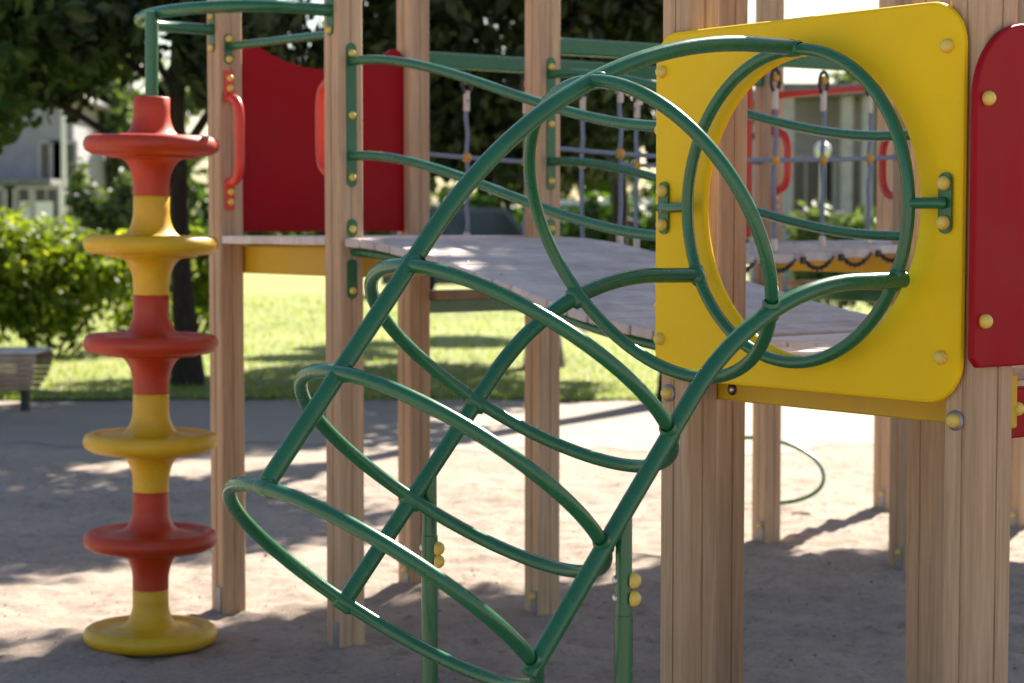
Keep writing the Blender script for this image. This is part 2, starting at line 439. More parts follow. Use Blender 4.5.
# decks of the near tower
def deck(a, b, c, d, ztop, parent, n, mat='plank', along=None, name='deck_board'):
    """planks laid between edge a-b and edge d-c; one mesh because they are one floor"""
    mb = MB()
    for k in range(n):
        t0, t1 = k/n, (k+1)/n
        p0, p1 = a.lerp(d, t0), a.lerp(d, t1); q0, q1 = b.lerp(c, t0), b.lerp(c, t1)
        m = (p0+p1+q0+q1)/4; ax = (q0-p0)/2; ay = (p1-p0)/2; ay = ay*(1-.008/(2*ay.length))
        mb.box(xy(m, ztop-.016-random.uniform(0, .0015)), ax, ay, Z*.016, .004)
    return mb.build(name, M[mat], parent)
i = HP+.002
deck(PE+U*i-W*HP, PF-U*i-W*HP, PF_-U*i+W*HP, PE_+U*i+W*HP, ZD2, T2, 9)
deck(PE2+W*i-U*HP*.2, PF2-W*i-U*HP*.2, (PF2+U*1.75)-W*i, (PE2+U*1.75)+W*i, ZD2-.006, T2, 16)
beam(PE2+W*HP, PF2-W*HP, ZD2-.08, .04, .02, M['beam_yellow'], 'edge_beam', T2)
# red board on the right-hand side, with a rounded shoulder
def red_side_board():
    nrm = U; base = PF+U*HP
    zt, zb = at(1020, 20, 4.2).z, at(985, 366, base.y).z
    x0 = -HP-.052; x1 = .92+HP; r = .16
    pr = [(x0+.02, zb), (x1-.02, zb), (x1, zb+.02)]
    for k in range(13): t = PI/2*k/12; pr.append((x1-r+r*math.cos(t), zt-r+r*math.sin(t)))
    for k in range(13): t = PI/2+PI/2*k/12; pr.append((x0+r+r*math.cos(t), zt-r+r*math.sin(t)))
    pr.append((x0, zb+.02))
    ctr = V(((x0+x1)/2, (zt+zb)/2))
    def L(k, d):
        out = []
        for x, z in pr:
            v = V((x, z))-ctr; s = V((1-k/((x1-x0)/2), 1-k/((zt-zb)/2))); out.append(xy(base+W*(ctr.x+v.x*s.x), ctr.y+v.y*s.y)+nrm*d)
        return out
    mb = MB(); e = .005; mb.loft([L(e, 0), L(0, e), L(0, TH-e), L(e*.3, TH-e*.3), L(e, TH)])
    b = mb.build('side_board', M['red'], T2)
    for z in (at(985, 100, base.y).z, at(982.5, 320, base.y).z):
        cap(xy(base+nrm*TH+W*(x0+.034), z), nrm, b)
        cap(xy(base+nrm*TH+W*.90, z), nrm, b)
red_side_board()
beam(PF+W*(HP+.001), PF_-W*(HP+.001), 1.14, .055, .02, M['red'], 'edge_beam', T2)
for t in (.10, .16): cap(xy(PF+W*t+U*.02, 1.15), U, T2)

# ------------------------------------------------------------------ green tube tunnel
D_RING = .72
R_BEND, A0, PHI = .7821, .1225, .8867
def axis_at(s):
    n = -W; up = Z; side = U
    if s <= A0: return RING_C+n*s, n, up, side
    a = min((s-A0)/R_BEND, PHI)
    c = RING_C+n*A0+(n*math.sin(a)-up*(1-math.cos(a)))*R_BEND
    t = n*math.cos(a)-up*math.sin(a); u = up*math.cos(a)+n*math.sin(a)
    if s > A0+R_BEND*PHI: c = c+t*(s-A0-R_BEND*PHI)
    return c, t, u, side
TUN = thing('climbing_tunnel', 'green steel tube climbing tunnel of hoops curving down from the yellow board', 'climbing tunnel', xy(axis_at(1.2)[0], 0))
RT, LT = .0145, .0182
def hoop(s, du, e):
    c, t, u, sd = axis_at(s); c = c+u*du; u2 = u*math.cos(e)+t*math.sin(e)
    mb = MB(); mb.tube([c+(u2*math.cos(a)+sd*math.sin(a))*(D_RING/2) for a in [2*PI*k/96 for k in range(96)]], RT, 14, True)
    return mb.build('hoop', M['green'], TUN)
SS = [0, .4478, .8928, 1.1633, 1.4357]
for s, du, e in zip(SS, (0, .0072, .0065, .0106, .0057), (0, .0467, .0247, .015, .006)): hoop(s, du, e)
def rail_pt(th, tw, s):
    c, t, u, sd = axis_at(s); a = th+tw*(s-.7); return c+(u*math.cos(a)+sd*math.sin(a))*(D_RING/2*1.016)
for th, tw, s0, s1 in ((.035, .045, .004, SS[4]-.012), (2.0558, .0363, -.022, SS[4]+.024), (-2.01, .041, .006, SS[4]-.012)):
    mb = MB(); mb.tube([rail_pt(th, tw, s0+(s1-s0)*k/70) for k in range(71)], LT, 16); rl = mb.build('rail', M['green'], TUN)
    for s in SS:
        p = rail_pt(th, tw, s); c = axis_at(s)[0]; d = (c-p).normalized()
        tt = axis_at(s)[1].cross(d)
        weld = MB(); weld.lathe([(.0147, -.025), (.0158, -.022), (.0186, -.0185), (.0192, -.016), (.0192, .016), (.0186, .0185), (.0158, .022), (.0147, .025)], p+d*.004, 14, tt); weld.build('weld_seam', M['green'], rl)
# brackets that hold the first hoop to the board
for px, sg, zc in ((664, -1, 208), (945.5, 1, 203)):
    q = on_panel(px, GAP-.004); z0 = at(px, zc, q.y).z
    pl = plate(q, -W, .0185, z0-.066, z0+.066, M['green'], TUN)
    mb = MB(); e = RING_C+U*(sg*(D_RING/2+.006)); mb.tube([xy(q, z0)-W*.006, xy(q, z0)-W*.02-U*(sg*.008), xy(q, z0)-W*.026-U*(sg*.03), xy(e, z0)-W*.0], .0125, 12); mb.build('stub', M['green'], pl)
    for dz in (-.042, .042): cap(xy(q-W*.004, z0+dz), -W, pl)
# two legs down to the sand
for th, tw, px, sl in ((-2.01, .041, 430.5, 0), (2.0558, .0363, 628, 1)):
    best = min((abs(((lambda p: 512+F_PX*p.x/(p.y*CP-(p.z-H_CAM)*SP))(rail_pt(th, tw, s)))-px), s) for s in [x/400*1.45 for x in range(300, 400)])
    p = rail_pt(th, tw, best[1])
    zj = at(px, 536 if sl == 0 else 616, p.y).z
    mb = MB(); mb.tube([xy(p, zj), xy(p, p.z-.03), xy(p, p.z-.004)], [.0165, .0165, .0165], 16); lg = mb.build('leg', M['green'], TUN)
    mb = MB(); mb.tube([xy(p, -.05), xy(p, zj+.001)], .0185, 16); mb.build('sleeve', M['green'], lg)
    dr = V((.95, -.3, 0)).normalized()
    for py in ((548, 561) if sl == 0 else (580, 598)):
        z = at(px, py, p.y).z
        stick(BOLT, 'bolt', xy(p-dr*.0155+V((0, -.004, 0)), z), V((-.8, -.6, 0)), lg); cap(xy(p+dr*.0155, z), dr, lg)
        

# ------------------------------------------------------------------ far left tower
T1 = thing('play_tower', 'left play tower of pale posts with a wavy red back board', 'play tower', xy((PA+PC)/2, 0), 'wooden play towers')
ZD1 = 1.512
for p in (PA, PB, PC, PD): post(p, -.02, 3.05, T1)
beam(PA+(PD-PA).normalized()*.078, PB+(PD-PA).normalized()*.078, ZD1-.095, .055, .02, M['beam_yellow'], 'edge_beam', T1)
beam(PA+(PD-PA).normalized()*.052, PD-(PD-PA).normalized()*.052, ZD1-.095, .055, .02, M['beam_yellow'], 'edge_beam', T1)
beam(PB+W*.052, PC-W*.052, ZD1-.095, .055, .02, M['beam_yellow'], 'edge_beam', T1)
ab = (PB-PA).normalized(); ad = (PD-PA).normalized()
deck(PA-ad*HP+ab*.052, PB-ad*HP-ab*.052, PC+ad*HP-ab*.052, PD+ad*HP+ab*.052, ZD1, T1, 10)
def wavy_board(a, b, z0, zhi, zlo, parent):
    d = (b-a); L = d.length-.11; d.normalize(); n = Z.cross(d); st = a+d*.055; N = 40
    up = []
    for k in range(N+1):
        t = k/N; up.append((t*L, zlo+(zhi-zlo)*(abs(2*t-1)**2.2) - (.07*max(0, (abs(2*t-1)-.84)/.16)**2)))
    pr = [(0, z0), (L, z0)]+up[::-1]
    mb = MB(); mb.loft([[xy(st+d*x+n*w, z) for x, z in pr] for w in (-.01, .01)]); return mb.build('wavy_board', M['red'], parent)
wavy_board(PA, PD, ZD1+.015, 2.335, 2.195, T1)
mb = MB(); mb.tube([xy(PA+ab*.05, 2.262), xy(PB-ab*.05, 2.25)], .0165); mb.build('cross_bar', M['green'], T1)
d_handle(PA+U*HP-W*.012, 1.72, 2.06, U, T1, U)
d_handle(PB-U*HP-W*.01, 1.74, 2.08, -U, T1, -U)
pl = plate(PA+U*HP-W*.012, U, .017, 2.19, 2.31, M['green'], T1)
for z in (2.21, 2.29): cap(xy(PA+U*(HP+.004)-W*.012, z), U, pl, CAPS)
def foot(p, nrm, parent, off, yellow=True):
    nrm = V(nrm); s = Z.cross(nrm); q = p+nrm*HP+s*off
    mb = MB(); mb.box(xy(q+nrm*.003, .045), s*.018, nrm*.003, Z*.055, .002); f = mb.build('foot_plate', M['zinc'], parent)
    if yellow: cap(xy(q+nrm*.006, .075), nrm, f, CAPS)
for p in (PA, PB, PC, PD): foot(p, -W, T1, .02, p in (PC, PD))

# ------------------------------------------------------------------ arch bridge from the left tower down to the near tower
BR = thing('arch_bridge', 'sloping plank bridge with green curved handrails between two towers', 'bridge', xy((PB+PF2)/2, 0))
def sst(t): t = max(0, min(1, t)); return t*t*(3-2*t)
def zb(L): return ZD1-.004-(ZD1-ZD2-.003)*sst(L/LB)
SB = HP+.006; EB = LB-HP-.004
mb = MB(); NP = 19
bw = (PC-PB).length
for k in range(NP):
    l0 = SB+(EB-SB)*k/NP; l1 = SB+(EB-SB)*(k+1)/NP; z0, z1 = zb(l0), zb(l1)
    a = xy(PB+U*l0, z0); b = xy(PB+U*l1, z1); d = (b-a); L = d.length; d.normalize(); up = -(W.cross(d)).normalized()
    if up.z < 0: up = -up
    m = (a+b)/2+W*(bw/2)-up*.016+up*random.uniform(-.0012, .0012)
    mb.box(m, d*(L/2-.0035), W*(bw/2+.035+random.uniform(-.004, .004)), up*.016, .004)
dk = mb.build('deck_board', M['plank'], BR)
SCREW = cap_mesh(.006, .0025, M['steel'], 'screw')
for k in range(NP):
    l = SB+(EB-SB)*(k+.5)/NP
    for w in (.045, bw-.045): stick(SCREW, 'screw', xy(PB+U*l+W*w, zb(l)+.0005), Z, dk)
for side, P0 in ((-1, PB), (1, PC)):
    pth = [xy(P0+U*(SB+(EB-SB)*k/24)-W*(side*.01), zb(SB+(EB-SB)*k/24)-.052) for k in range(25)]
    mb = MB(); mb.tube(pth, .0165); mb.build('bearer', M['green'], BR)
    for z0 in (2.144, 1.803):
        def zr(L): return z0-(.305 if z0 > 2 else .285)*sst((L-.08)/(LB-.25))
        pth = [xy(P0+U*(HP+.006), z0), *[xy(P0+U*l, zr(l)) for l in [HP+.02+(LB-2*HP-.04)*k/36 for k in range(37)]], xy(P0+U*(LB-HP-.006), zr(LB))]
        mb = MB(); mb.tube(pth, .0168); mb.build('handrail', M['green'], BR)
    for (P, sg, za, zz) in ((P0, 1, 1.69, 2.21), (P0+U*LB, -1, 1.40, 1.92)):
        c = P+U*(sg*HP)
        pl = plate(c, U*sg, .021, za, zz, M['green'], BR)
        for t in (.07, .5, .93): cap(xy(c+U*(sg*.004), za+(zz-za)*t), U*sg, pl, CAPS)
        zz0 = za-.15
        pl = plate(c, U*sg, .021, zz0-.03, zz0+.035, M['green'], BR)
        cap(xy(c+U*(sg*.004), zz0), U*sg, pl, CAPS)
        pl = plate(c, U*sg, .021, zz0-.255, zz0-.11, M['green'], BR)
        cap(xy(c+U*(sg*.004), zz0-.225), U*sg, pl, CAPS)
for l in (.5, 1.0, 1.55):
    mb = MB(); mb.tube([xy(PB+U*l, zb(l)-.055), xy(PC+U*l, zb(l)-.055)], .014); mb.build('cross_bearer', M['green'], BR)

# ------------------------------------------------------------------ disc climber hung on a bent tube from the left tower
DC = at(150.5, 640, 7.30); DC.z = 0
dc = thing('disc_climber', 'stacked red and yellow disc climber hanging on a green bent tube', 'disc climber', DC)
ZT = at(150, 97, 7.30).z; UN = .3625; RN, RD = .066, .245; TILT = V((.0125, 0, 1)).normalized()
zc0 = ZT-.178                                        # centre of the top disc
def spool(zc, top, bot):
    """one moulded unit: neck, flare, thick rimmed disc with a dished upper face, flare, neck"""
    pr = [(RN-.004, top), (RN, top-.004)]
    n = 10
    for k in range(n+1):                            # upper flare, a concave quarter round
        a = PI/2*k/n; pr.append((RN+.058*(1-math.cos(a)), zc+.030+.095*(1-math.sin(a))))
    pr += [(RN+.075, zc+.024), (RD-.055, zc+.020), (RD-.045, zc+.026), (RD-.038, zc+.034), (RD-.022, zc+.036), (RD-.008, zc+.028), (RD, zc+.012), (RD+.001, zc-.002), (RD-.006, zc-.018), (RD-.03, zc-.032), (RD-.08, zc-.037), (RN+.10, zc-.042)]
    if bot is None: pr += [(RN, zc-.07), (RN, zc-.10)]
    else:
        for k in range(n+1):
            a = PI/2*k/n; pr.append((RN+.055*(1-math.sin(a)), zc-.046-.105*(1-math.cos(a))))
        pr.append((RN, bot))
    return pr
for k in range(6):
    zc = zc0-UN*k
    top = ZT if k == 0 else zc+UN/2; bot = zc-UN/2
    mb = MB()
    if k == 5: zc = max(zc, .036); pr = spool(zc, top, None)
    else: pr = spool(zc, top, bot)
    if k == 0: pr = [(.026, top-.002)]+pr
    mb.lathe(pr, xy(DC, 0), 56, TILT)
    mb.build('disc', M['red_plastic'] if k % 2 == 0 else M['yellow_plastic'], dc)
ZL = at(150, 12, 7.30).z
DT = DC+V((TILT.x*ZL, TILT.y*ZL, 0))
mb = MB(); mb.tube([xy(DC, 0)+TILT*(ZT-.05), xy(DT, ZL)], .024, 16); mb.build('hanger', M['green'], dc)
mid = (PA+PB)/2; half = (PB-PA).length/2; out = -ad
e1 = DC+V((0, 0, 0)); dist_out = (xy(DT, 0)-xy(mid, 0)).dot(out)-.028
rb = min(half, .30); pth = [xy(PB+out*HP, ZL)]
ctr = mid+out*(dist_out-rb)
for k in range(25):
    t = -PI/2+PI*k/24                                # half ellipse round the end
    pth.append(xy(ctr+out*(rb*math.cos(t))-ab*(half*math.sin(t)), ZL))
pth.append(xy(PA+out*HP, ZL))
mb = MB(); mb.tube(pth, .0225, 16); loop = mb.build('loop_tube', M['green'], dc)
for p, s in ((PA, 1), (PB, -1)):
    c = p+out*HP
    pl = plate(c, out, .022, ZL-.09, ZL+.07, M['green'], dc)
    for dz in (-.07, .05): cap(xy(c+out*.004, ZL+dz), out, pl, CAPS)
    c2 = p+ab*(HP*0)-ad*HP

# ------------------------------------------------------------------ back tower
T3 = thing('play_tower', 'back play tower with red grab handles seen through the round hole', 'play tower', xy((PG+PH2)/2, 0), 'wooden play towers')
for p in (PG, PH, PG2, PH2): post(p, -.02, 3.05, T3)
gh = (PH-PG).normalized(); gg = (PG2-PG).normalized()
ZD3 = 1.475
deck(PG-gg*HP+gh*.052, PH-gg*HP-gh*.052, PH2+gg*HP-gh*.052, PG2+gg*HP+gh*.052, ZD3, T3, 10)
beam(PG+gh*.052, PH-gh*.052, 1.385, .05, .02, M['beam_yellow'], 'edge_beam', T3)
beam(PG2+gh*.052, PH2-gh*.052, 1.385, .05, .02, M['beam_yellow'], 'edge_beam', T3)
mb = MB(); mb.tube([xy(PG+gh*.05, 2.185), xy(PH-gh*.05, 2.185)], .017); mb.build('cross_bar', M['handle'], T3)
mb = MB(); mb.tube([xy(PG-W*.14, 1.50), xy(PG-W*.14, 2.24)], .022); mb.build('grab_pole', M['handle'], T3)
d_handle(PG+U*HP-W*.012, 1.72, 2.01, U, T3, U); d_handle(PH-U*HP-W*.012, 1.68, 1.97, -U, T3, -U)
for p in (PG, PH, PG2, PH2): foot(p, -W, T3, .02)
beam(PG+gh*.052+gg*.3, PH-gh*.052+gg*.3, 1.265, .016, .11, M['plank_end'], 'step_board', T3)
beam(PG+gh*.052+gg*.3, PH-gh*.052+gg*.3, 1.215, .03, .02, M['green'], 'step_bearer', T3)

# ------------------------------------------------------------------ rope bridge between left and back towers
RB = thing('rope_bridge', 'hanging plank bridge with rope net sides and green top beams', 'rope bridge', xy((PC+PG)/2, 0))
sides = ((PD, PG), (PC, PH))
for a, b in sides:
    d = (b-a).normalized()
    beam(a+d*.055, b-d*.055, 2.262, .033, .022, M['green'], 'top_beam', RB, .006)
    L = (b-a).length-.1; n = 6
    t0r, t1r = ((.115, .925) if a is PD else (.175, .90))
    zrope = lambda t: 1.86-.03*4*t*(1-t)
    zdk = lambda t: ZD3+.01-.05*4*t*(1-t)
    for k in range(n):
        t = t0r+(t1r-t0r)*k/(n-1); p = a+d*(.05+L*t)
        w = [xy(p+V((random.uniform(-.006, .006), random.uniform(-.006, .006), 0)), z) for z in np.linspace(2.10, zdk(t)+.02, 9)]
        mb = MB(); mb.tube(smooth_path(w, 3), .0095, 8); rp = mb.build('rope', M['rope'], RB)
        mb = MB(); mb.tube([xy(p, 2.05), xy(p, 2.135)], .0135, 10); mb.build('ferrule', M['ferrule'], rp)
        mb = MB(); mb.tube([xy(p, zdk(t)+.01), xy(p, zdk(t)+.055)], .015, 10); mb.build('ferrule', M['ferrule'], rp)
        mb = MB(); mb.tube([xy(p, 2.172)+d*(.024*math.cos(q))+Z*(.048*math.sin(q)) for q in [2*PI*j/16 for j in range(16)]], .008, 6, True); mb.build('shackle', M['dark_steel'], rp)
        mb = MB(); mb.lathe([(.001, -.021), (.015, -.017), (.0215, -.004), (.0215, .004), (.015, .017), (.001, .021)], xy(p, zrope(t)), 14); mb.build('clip', M['clip'], rp)
        mb = MB(); mb.lathe([(.001, -.018), (.015, -.014), (.019, 0), (.015, .014), (.001, .018)], xy(p, 2.182), 12); mb.build('clip', M['clip'], rp)
    mb = MB(); mb.tube([xy(a+d*(.05+L*t), zrope(t)) for t in np.linspace(0, 1, 40)], .0095, 8); mb.build('rope', M['rope'], RB)
dC = (PH-PC).normalized(); LC = (PH-PC).length; n = 9
for k in range(n):
    t = (k+.5)/n; p = PC.lerp(PH, t); q = PD.lerp(PG, t); c = (p+q)/2; ax = (p-q)/2; ax = ax*(1+.02/ax.length)
    dz = -.05*4*t*(1-t)
    mb = MB(); mb.box(xy(c, ZD3-.018+dz), ax, dC*(LC/n/2-.03), Z*.02, .004); pk = mb.build('plank', M['plank'], RB)
for (a, b), sg in ((sides[0], 1), (sides[1], -1)):
    for k in range(n):
        t0, t1 = (k+.12)/n, (k+.88)/n
        p0, p1 = a.lerp(b, t0), a.lerp(b, t1); m = 14
        ch = MB()
        outw = (PC-PD).normalized()*(.018 if sg < 0 else -.018)
        pts = []
        for j in range(m+1):
            s = j/m; dz = -.05*4*(t0+(t1-t0)*s)*(1-(t0+(t1-t0)*s)); pts.append(xy(p0.lerp(p1, s)+outw, ZD3-.025+dz-.045*4*s*(1-s)))
        for j in range(m):
            c = (pts[j]+pts[j+1])/2; d = (pts[j+1]-pts[j]); L = d.length; d.normalize(); sd = (V(outw).normalized() if j % 2 else d.cross(V(outw).normalized()))
            ch.tube([c+d*(L*.72*math.cos(q))+sd*(.009*math.sin(q)) for q in [2*PI*i2/10 for i2 in range(10)]], .0035, 6, True)
        ch.box(xy(p0+outw*.8, ZD3-.03-.05*4*t0*(1-t0)), dC*.012, outw.normalized()*.008, Z*.016, .002)
        ch.build('chain', M['dark_steel'], RB)

# plank walkway low on the far side
WK = thing('plank_walkway', 'low plank walkway on a green beam behind the sloping bridge', 'walkway', xy((PD+PG)/2, 0))
dd = (PG-PD).normalized(); off = (PD-PC).normalized()*.0
a = PD+dd*.055; b = PG-dd*.055
beam(a, b, 1.253, .017, .11, M['plank_end'], 'walk_board', WK, .004)
beam(a, b, 1.205, .03, .025, M['green'], 'walk_beam', WK, .006)

# ------------------------------------------------------------------ leaning green hoop in the far sand
hc = at(762, 470, 10.9); hc.z = .21
mb = MB(); nn = V((.1, -.62, .85)).normalized(); x = V((1, 0, 0)); x = (x-nn*x.dot(nn)).normalized(); y = nn.cross(x)
mb.tube([hc+x*(.345*math.cos(a))+y*(.26*math.sin(a)) for a in [math.radians(-95+k*5) for k in range(51)]]+[xy(hc+x*(-.40)+y*.10, .10), xy(hc+x*(-.41)+y*.10, -.04)], .0115, 10)
solo('hoop_climber', mb, M['green'], xy(hc, 0), 'thin green steel hoop leaning low over the bright sand behind a post', 'play hoop')

# ------------------------------------------------------------------ ground sheets
FEET = [(p.x, p.y) for p in (PA, PB, PC, PD, PE, PF, PE2, PF2, PE_, PF_, PG, PH, PG2, PH2)]
def GZ(x, y):
    """trodden sand: broad hollows, footprints, small clods, a little heap round every post"""
    if y < 3.5: return 0.
    f = min(1, max(0, 13.2-y)/1.2)
    z = .020*noise.noise(V((x*1.3, y*1.3, 0)))+.015*noise.noise(V((x*3.6, y*3.6, 3)))
    q = noise.noise(V((x*6.5, y*6.5, 7))); z += .022*min(q, .25)
    z += .011*noise.noise(V((x*13, y*13, 4)))+.007*noise.noise(V((x*27, y*27, 9)))
    for a, b in FEET:
        d2 = (x-a)**2+(y-b)**2
        if d2 < .25: z += .022*math.exp(-d2/.018)-.012*math.exp(-d2/.06)
    return f*z
def ground_sheet():
    xs = np.concatenate([[-400, -150, -60, -25, -12, -8, -5.2], np.arange(-3.6, 3.6, .028), [5.2, 8, 12, 25, 60, 150, 400]])
    ys = np.concatenate([[-200, -60, -20, -5, 0, 2, 3, 3.8], np.arange(4.6, 13.4, .03), [14, 16, 18, 22, 30, 60, 150, 420]])
    nx, ny = len(xs), len(ys)
    vs = np.zeros((ny, nx, 3)); vs[..., 0] = xs[None, :]; vs[..., 1] = ys[:, None]
    z = np.zeros((ny, nx))
    for j in range(ny):
        y = ys[j]
        if y < 3.5 or y > 14.9: continue
        for i_ in range(nx):
            x = xs[i_]
            if abs(x) > 5.3: continue
            z[j, i_] = GZ(x, y)
    vs[..., 2] = z
    idx = np.arange(nx*ny).reshape(ny, nx)
    f = np.stack([idx[:-1, :-1], idx[:-1, 1:], idx[1:, 1:], idx[1:, :-1]], -1).reshape(-1, 4)
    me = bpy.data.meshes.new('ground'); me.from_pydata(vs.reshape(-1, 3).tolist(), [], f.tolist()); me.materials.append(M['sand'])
    me.polygons.foreach_set('use_smooth', [True]*len(f)); me.update()
    o = bpy.data.objects.new('ground', me); COL.objects.link(o); o['kind'] = 'structure'
ground_sheet()
def sheet(name, x0, x1, y0, y1, z, mat, wob=.0):
    n = 500; mb = MB(); vs = []
    for k in range(n+1):
        x = x0+(x1-x0)*k/n
        vs += [(x, y0+wob*noise.noise(V((x*.9, 0, z*90)))+wob*.5*noise.noise(V((x*3.3, 0, z*50))), z), (x, y1+wob*noise.noise(V((x*.9, 5, z*90))), z)]
    mb.add(vs, [(2*k, 2*k+2, 2*k+3, 2*k+1) for k in range(n)]); return struct(name, mb, mat)
sheet('path', -40, 40, 13.8, 17.9, .004, M['path'], .9)
sheet('lawn', -60, 60, 17.6, 400, .024, M['lawn'], .55)
# grass blades on the near part of the lawn
def grass():
    n = 26000
    y = 17.5+rng.random(n)**1.7*26; x = (rng.random(n)-.5)*(y*.75)
    h = .03+rng.random(n)*.05; a = rng.random(n)*2*PI; w = .006+.004*rng.random(n)+(y-17)*.0004
    lean = (rng.random((n, 2))-.5)*.05
    vs = np.zeros((n, 3, 3)); vs[:, 0] = np.stack([x-np.cos(a)*w, y-np.sin(a)*w, np.full(n, .02)], 1); vs[:, 1] = np.stack([x+np.cos(a)*w, y+np.sin(a)*w, np.full(n, .02)], 1)
    vs[:, 2] = np.stack([x+lean[:, 0], y+lean[:, 1], .02+h], 1)
    me = bpy.data.meshes.new('grass'); me.from_pydata(vs.reshape(-1, 3).tolist(), [], np.arange(n*3).reshape(n, 3).tolist()); me.materials.append(M['grass'])
    o = bpy.data.objects.new('grass', me); COL.objects.link(o); tag(o, 'sunlit short green grass on the lawn behind the sand', 'grass', kind='stuff')
M['grass'] = leafmat('grass_blade', (.12, .17, .03), (.18, .24, .04), (.28, .30, .08), .45)
grass()
def grit():
    n = 5200
    y = 5.2+rng.random(n)**.8*9; x = (rng.random(n)-.5)*y*.62
    r = .0025+.006*rng.random(n)**3
    o8 = np.array([(1, 0, 0), (-1, 0, 0), (0, 1, 0), (0, -1, 0), (0, 0, 1), (0, 0, -1)]); f8 = np.array([(0, 2, 4), (2, 1, 4), (1, 3, 4), (3, 0, 4), (2, 0, 5), (1, 2, 5), (3, 1, 5), (0, 3, 5)])
    z = np.array([GZ(a, b) for a, b in zip(x, y)])
    vs = o8[None]*r[:, None, None]*(.6+.8*rng.random((n, 6, 1)))*np.array([1, 1, .6])+np.stack([x, y, z+r*.2], 1)[:, None, :]
    fs = f8[None]+(np.arange(n)*6)[:, None, None]
    me = bpy.data.meshes.new('gravel'); me.from_pydata(vs.reshape(-1, 3).tolist(), [], fs.reshape(-1, 3).tolist()); me.materials.append(M['grit'])
    o = bpy.data.objects.new('gravel', me); COL.objects.link(o); tag(o, 'loose grit and small stones strewn over the sand', 'gravel', kind='stuff')
g_, nt_g, b_g = nmat('grit'); M['grit'] = g_
gg_ = nt_g.nodes.new('ShaderNodeNewGeometry'); gr_ = ramp(nt_g, [(0, (.10, .07, .05)), (.5, (.30, .25, .21)), (1, (.5, .44, .38))]); nt_g.links.new(gg_.outputs['Random Per Island'], gr_.inputs[0]); nt_g.links.new(gr_.outputs[0], b_g.inputs['Base Color']); b_g.inputs['Roughness'].default_value = .9
grit()

# ------------------------------------------------------------------ foliage
def leaves_mesh(name, blobs, n, size, mat, shell=.55, droop=.2):
    """blobs: (x,y,z, rx,ry,rz). Leaves as bent kites spread through the outer part of every blob"""
    vol = np.array([b[3]*b[4]+b[4]*b[5]+b[3]*b[5] for b in blobs]); pick = rng.choice(len(blobs), n, p=vol/vol.sum())
    B = np.array(blobs)[pick]
    d = rng.normal(size=(n, 3)); d /= np.linalg.norm(d, axis=1)[:, None]
    r = (1-shell*rng.random(n)**1.3)*(1+.10*rng.normal(size=n))
    c = B[:, :3]+d*B[:, 3:]*r[:, None]
    nv = d+rng.normal(size=(n, 3))*.75; nv[:, 2] += .25; nv /= np.linalg.norm(nv, axis=1)[:, None]
    t = np.cross(nv, rng.normal(size=(n, 3))); t /= np.linalg.norm(t, axis=1)[:, None]; t[:, 2] -= droop
    b = np.cross(nv, t); b /= np.linalg.norm(b, axis=1)[:, None]
    s = size*(.6+.8*rng.random(n))[:, None]
    vs = np.stack([c-t*s, c-b*s*.55+nv*s*.12, c+t*s*1.1, c+b*s*.55+nv*s*.12], 1)
    me = bpy.data.meshes.new(name); me.from_pydata(vs.reshape(-1, 3).tolist(), [], np.arange(n*4).reshape(n, 4).tolist()); me.materials.append(mat); me.update()
    return me
def put(name, me, parent, loc=(0, 0, 0)):
    o = bpy.data.objects.new(name, me); COL.objects.link(o); o.parent = parent; o.location = loc; o['_org'] = parent['_org']; return o
def branch_path(a, b, wig, n=7):
    a, b = V(a), V(b); return [a.lerp(b, k/n)+V((random.uniform(-wig, wig), random.uniform(-wig, wig), 0))*(0 if k in (0, n) else 1)+V((0, 0, wig*1.5*math.sin(PI*k/n))) for k in range(n+1)]
def trunk_mb(h, r, limbs):
    mb = MB(); lean = V((random.uniform(-.03, .03)*h, random.uniform(-.03, .03)*h, h))
    p = branch_path((0, 0, -.1), lean, .04*h/6, 8); mb.tube(p, [r*1.7, r*1.12]+[r*(1-.5*k/8) for k in range(2, 9)], 12)
    for (x, y, z, z0) in limbs:
        q = branch_path(V((0, 0, z0))+V((lean.x, lean.y, 0))*(z0/h), (x, y, z), .12, 6); mb.tube(q, [r*.42*(1-.75*k/6) for k in range(7)], 8)
    return mb
def tree(label, x, y, h, crown, leaf_n, leaf, mat, r=.16, trunk_h=None, limbs=None, name='tree', group='trees beyond the lawn'):
    """crown: list of blobs relative to the base"""
    t = thing(name, label, 'tree', V((x, y, 0)), group)
    lm = limbs if limbs is not None else [(b[0]*.8, b[1]*.8, b[2], min(trunk_h or h*.5, b[2])*.75) for b in crown[:9]]
    tb = trunk_mb(trunk_h or h*.6, r, lm)
    o = bpy.data.objects.new('trunk', tb.mesh('trunk', M['bark'])); COL.objects.link(o); o.parent = t
    put('crown', leaves_mesh('crown', crown, leaf_n, leaf, mat), t); return t
def blobs_round(n, R, z0, z1, br, squash=.75):
    out = []
    for k in range(n):
        a = random.uniform(0, 2*PI); t = random.random(); z = z0+(z1-z0)*t
        rr = R*math.sqrt(random.random())*math.sqrt(max(.12, 1-(2*t-.9)**2)); b = br*random.uniform(.65, 1.25)
        out.append((rr*math.cos(a), rr*math.sin(a), z, b, b, b*squash))
    return out

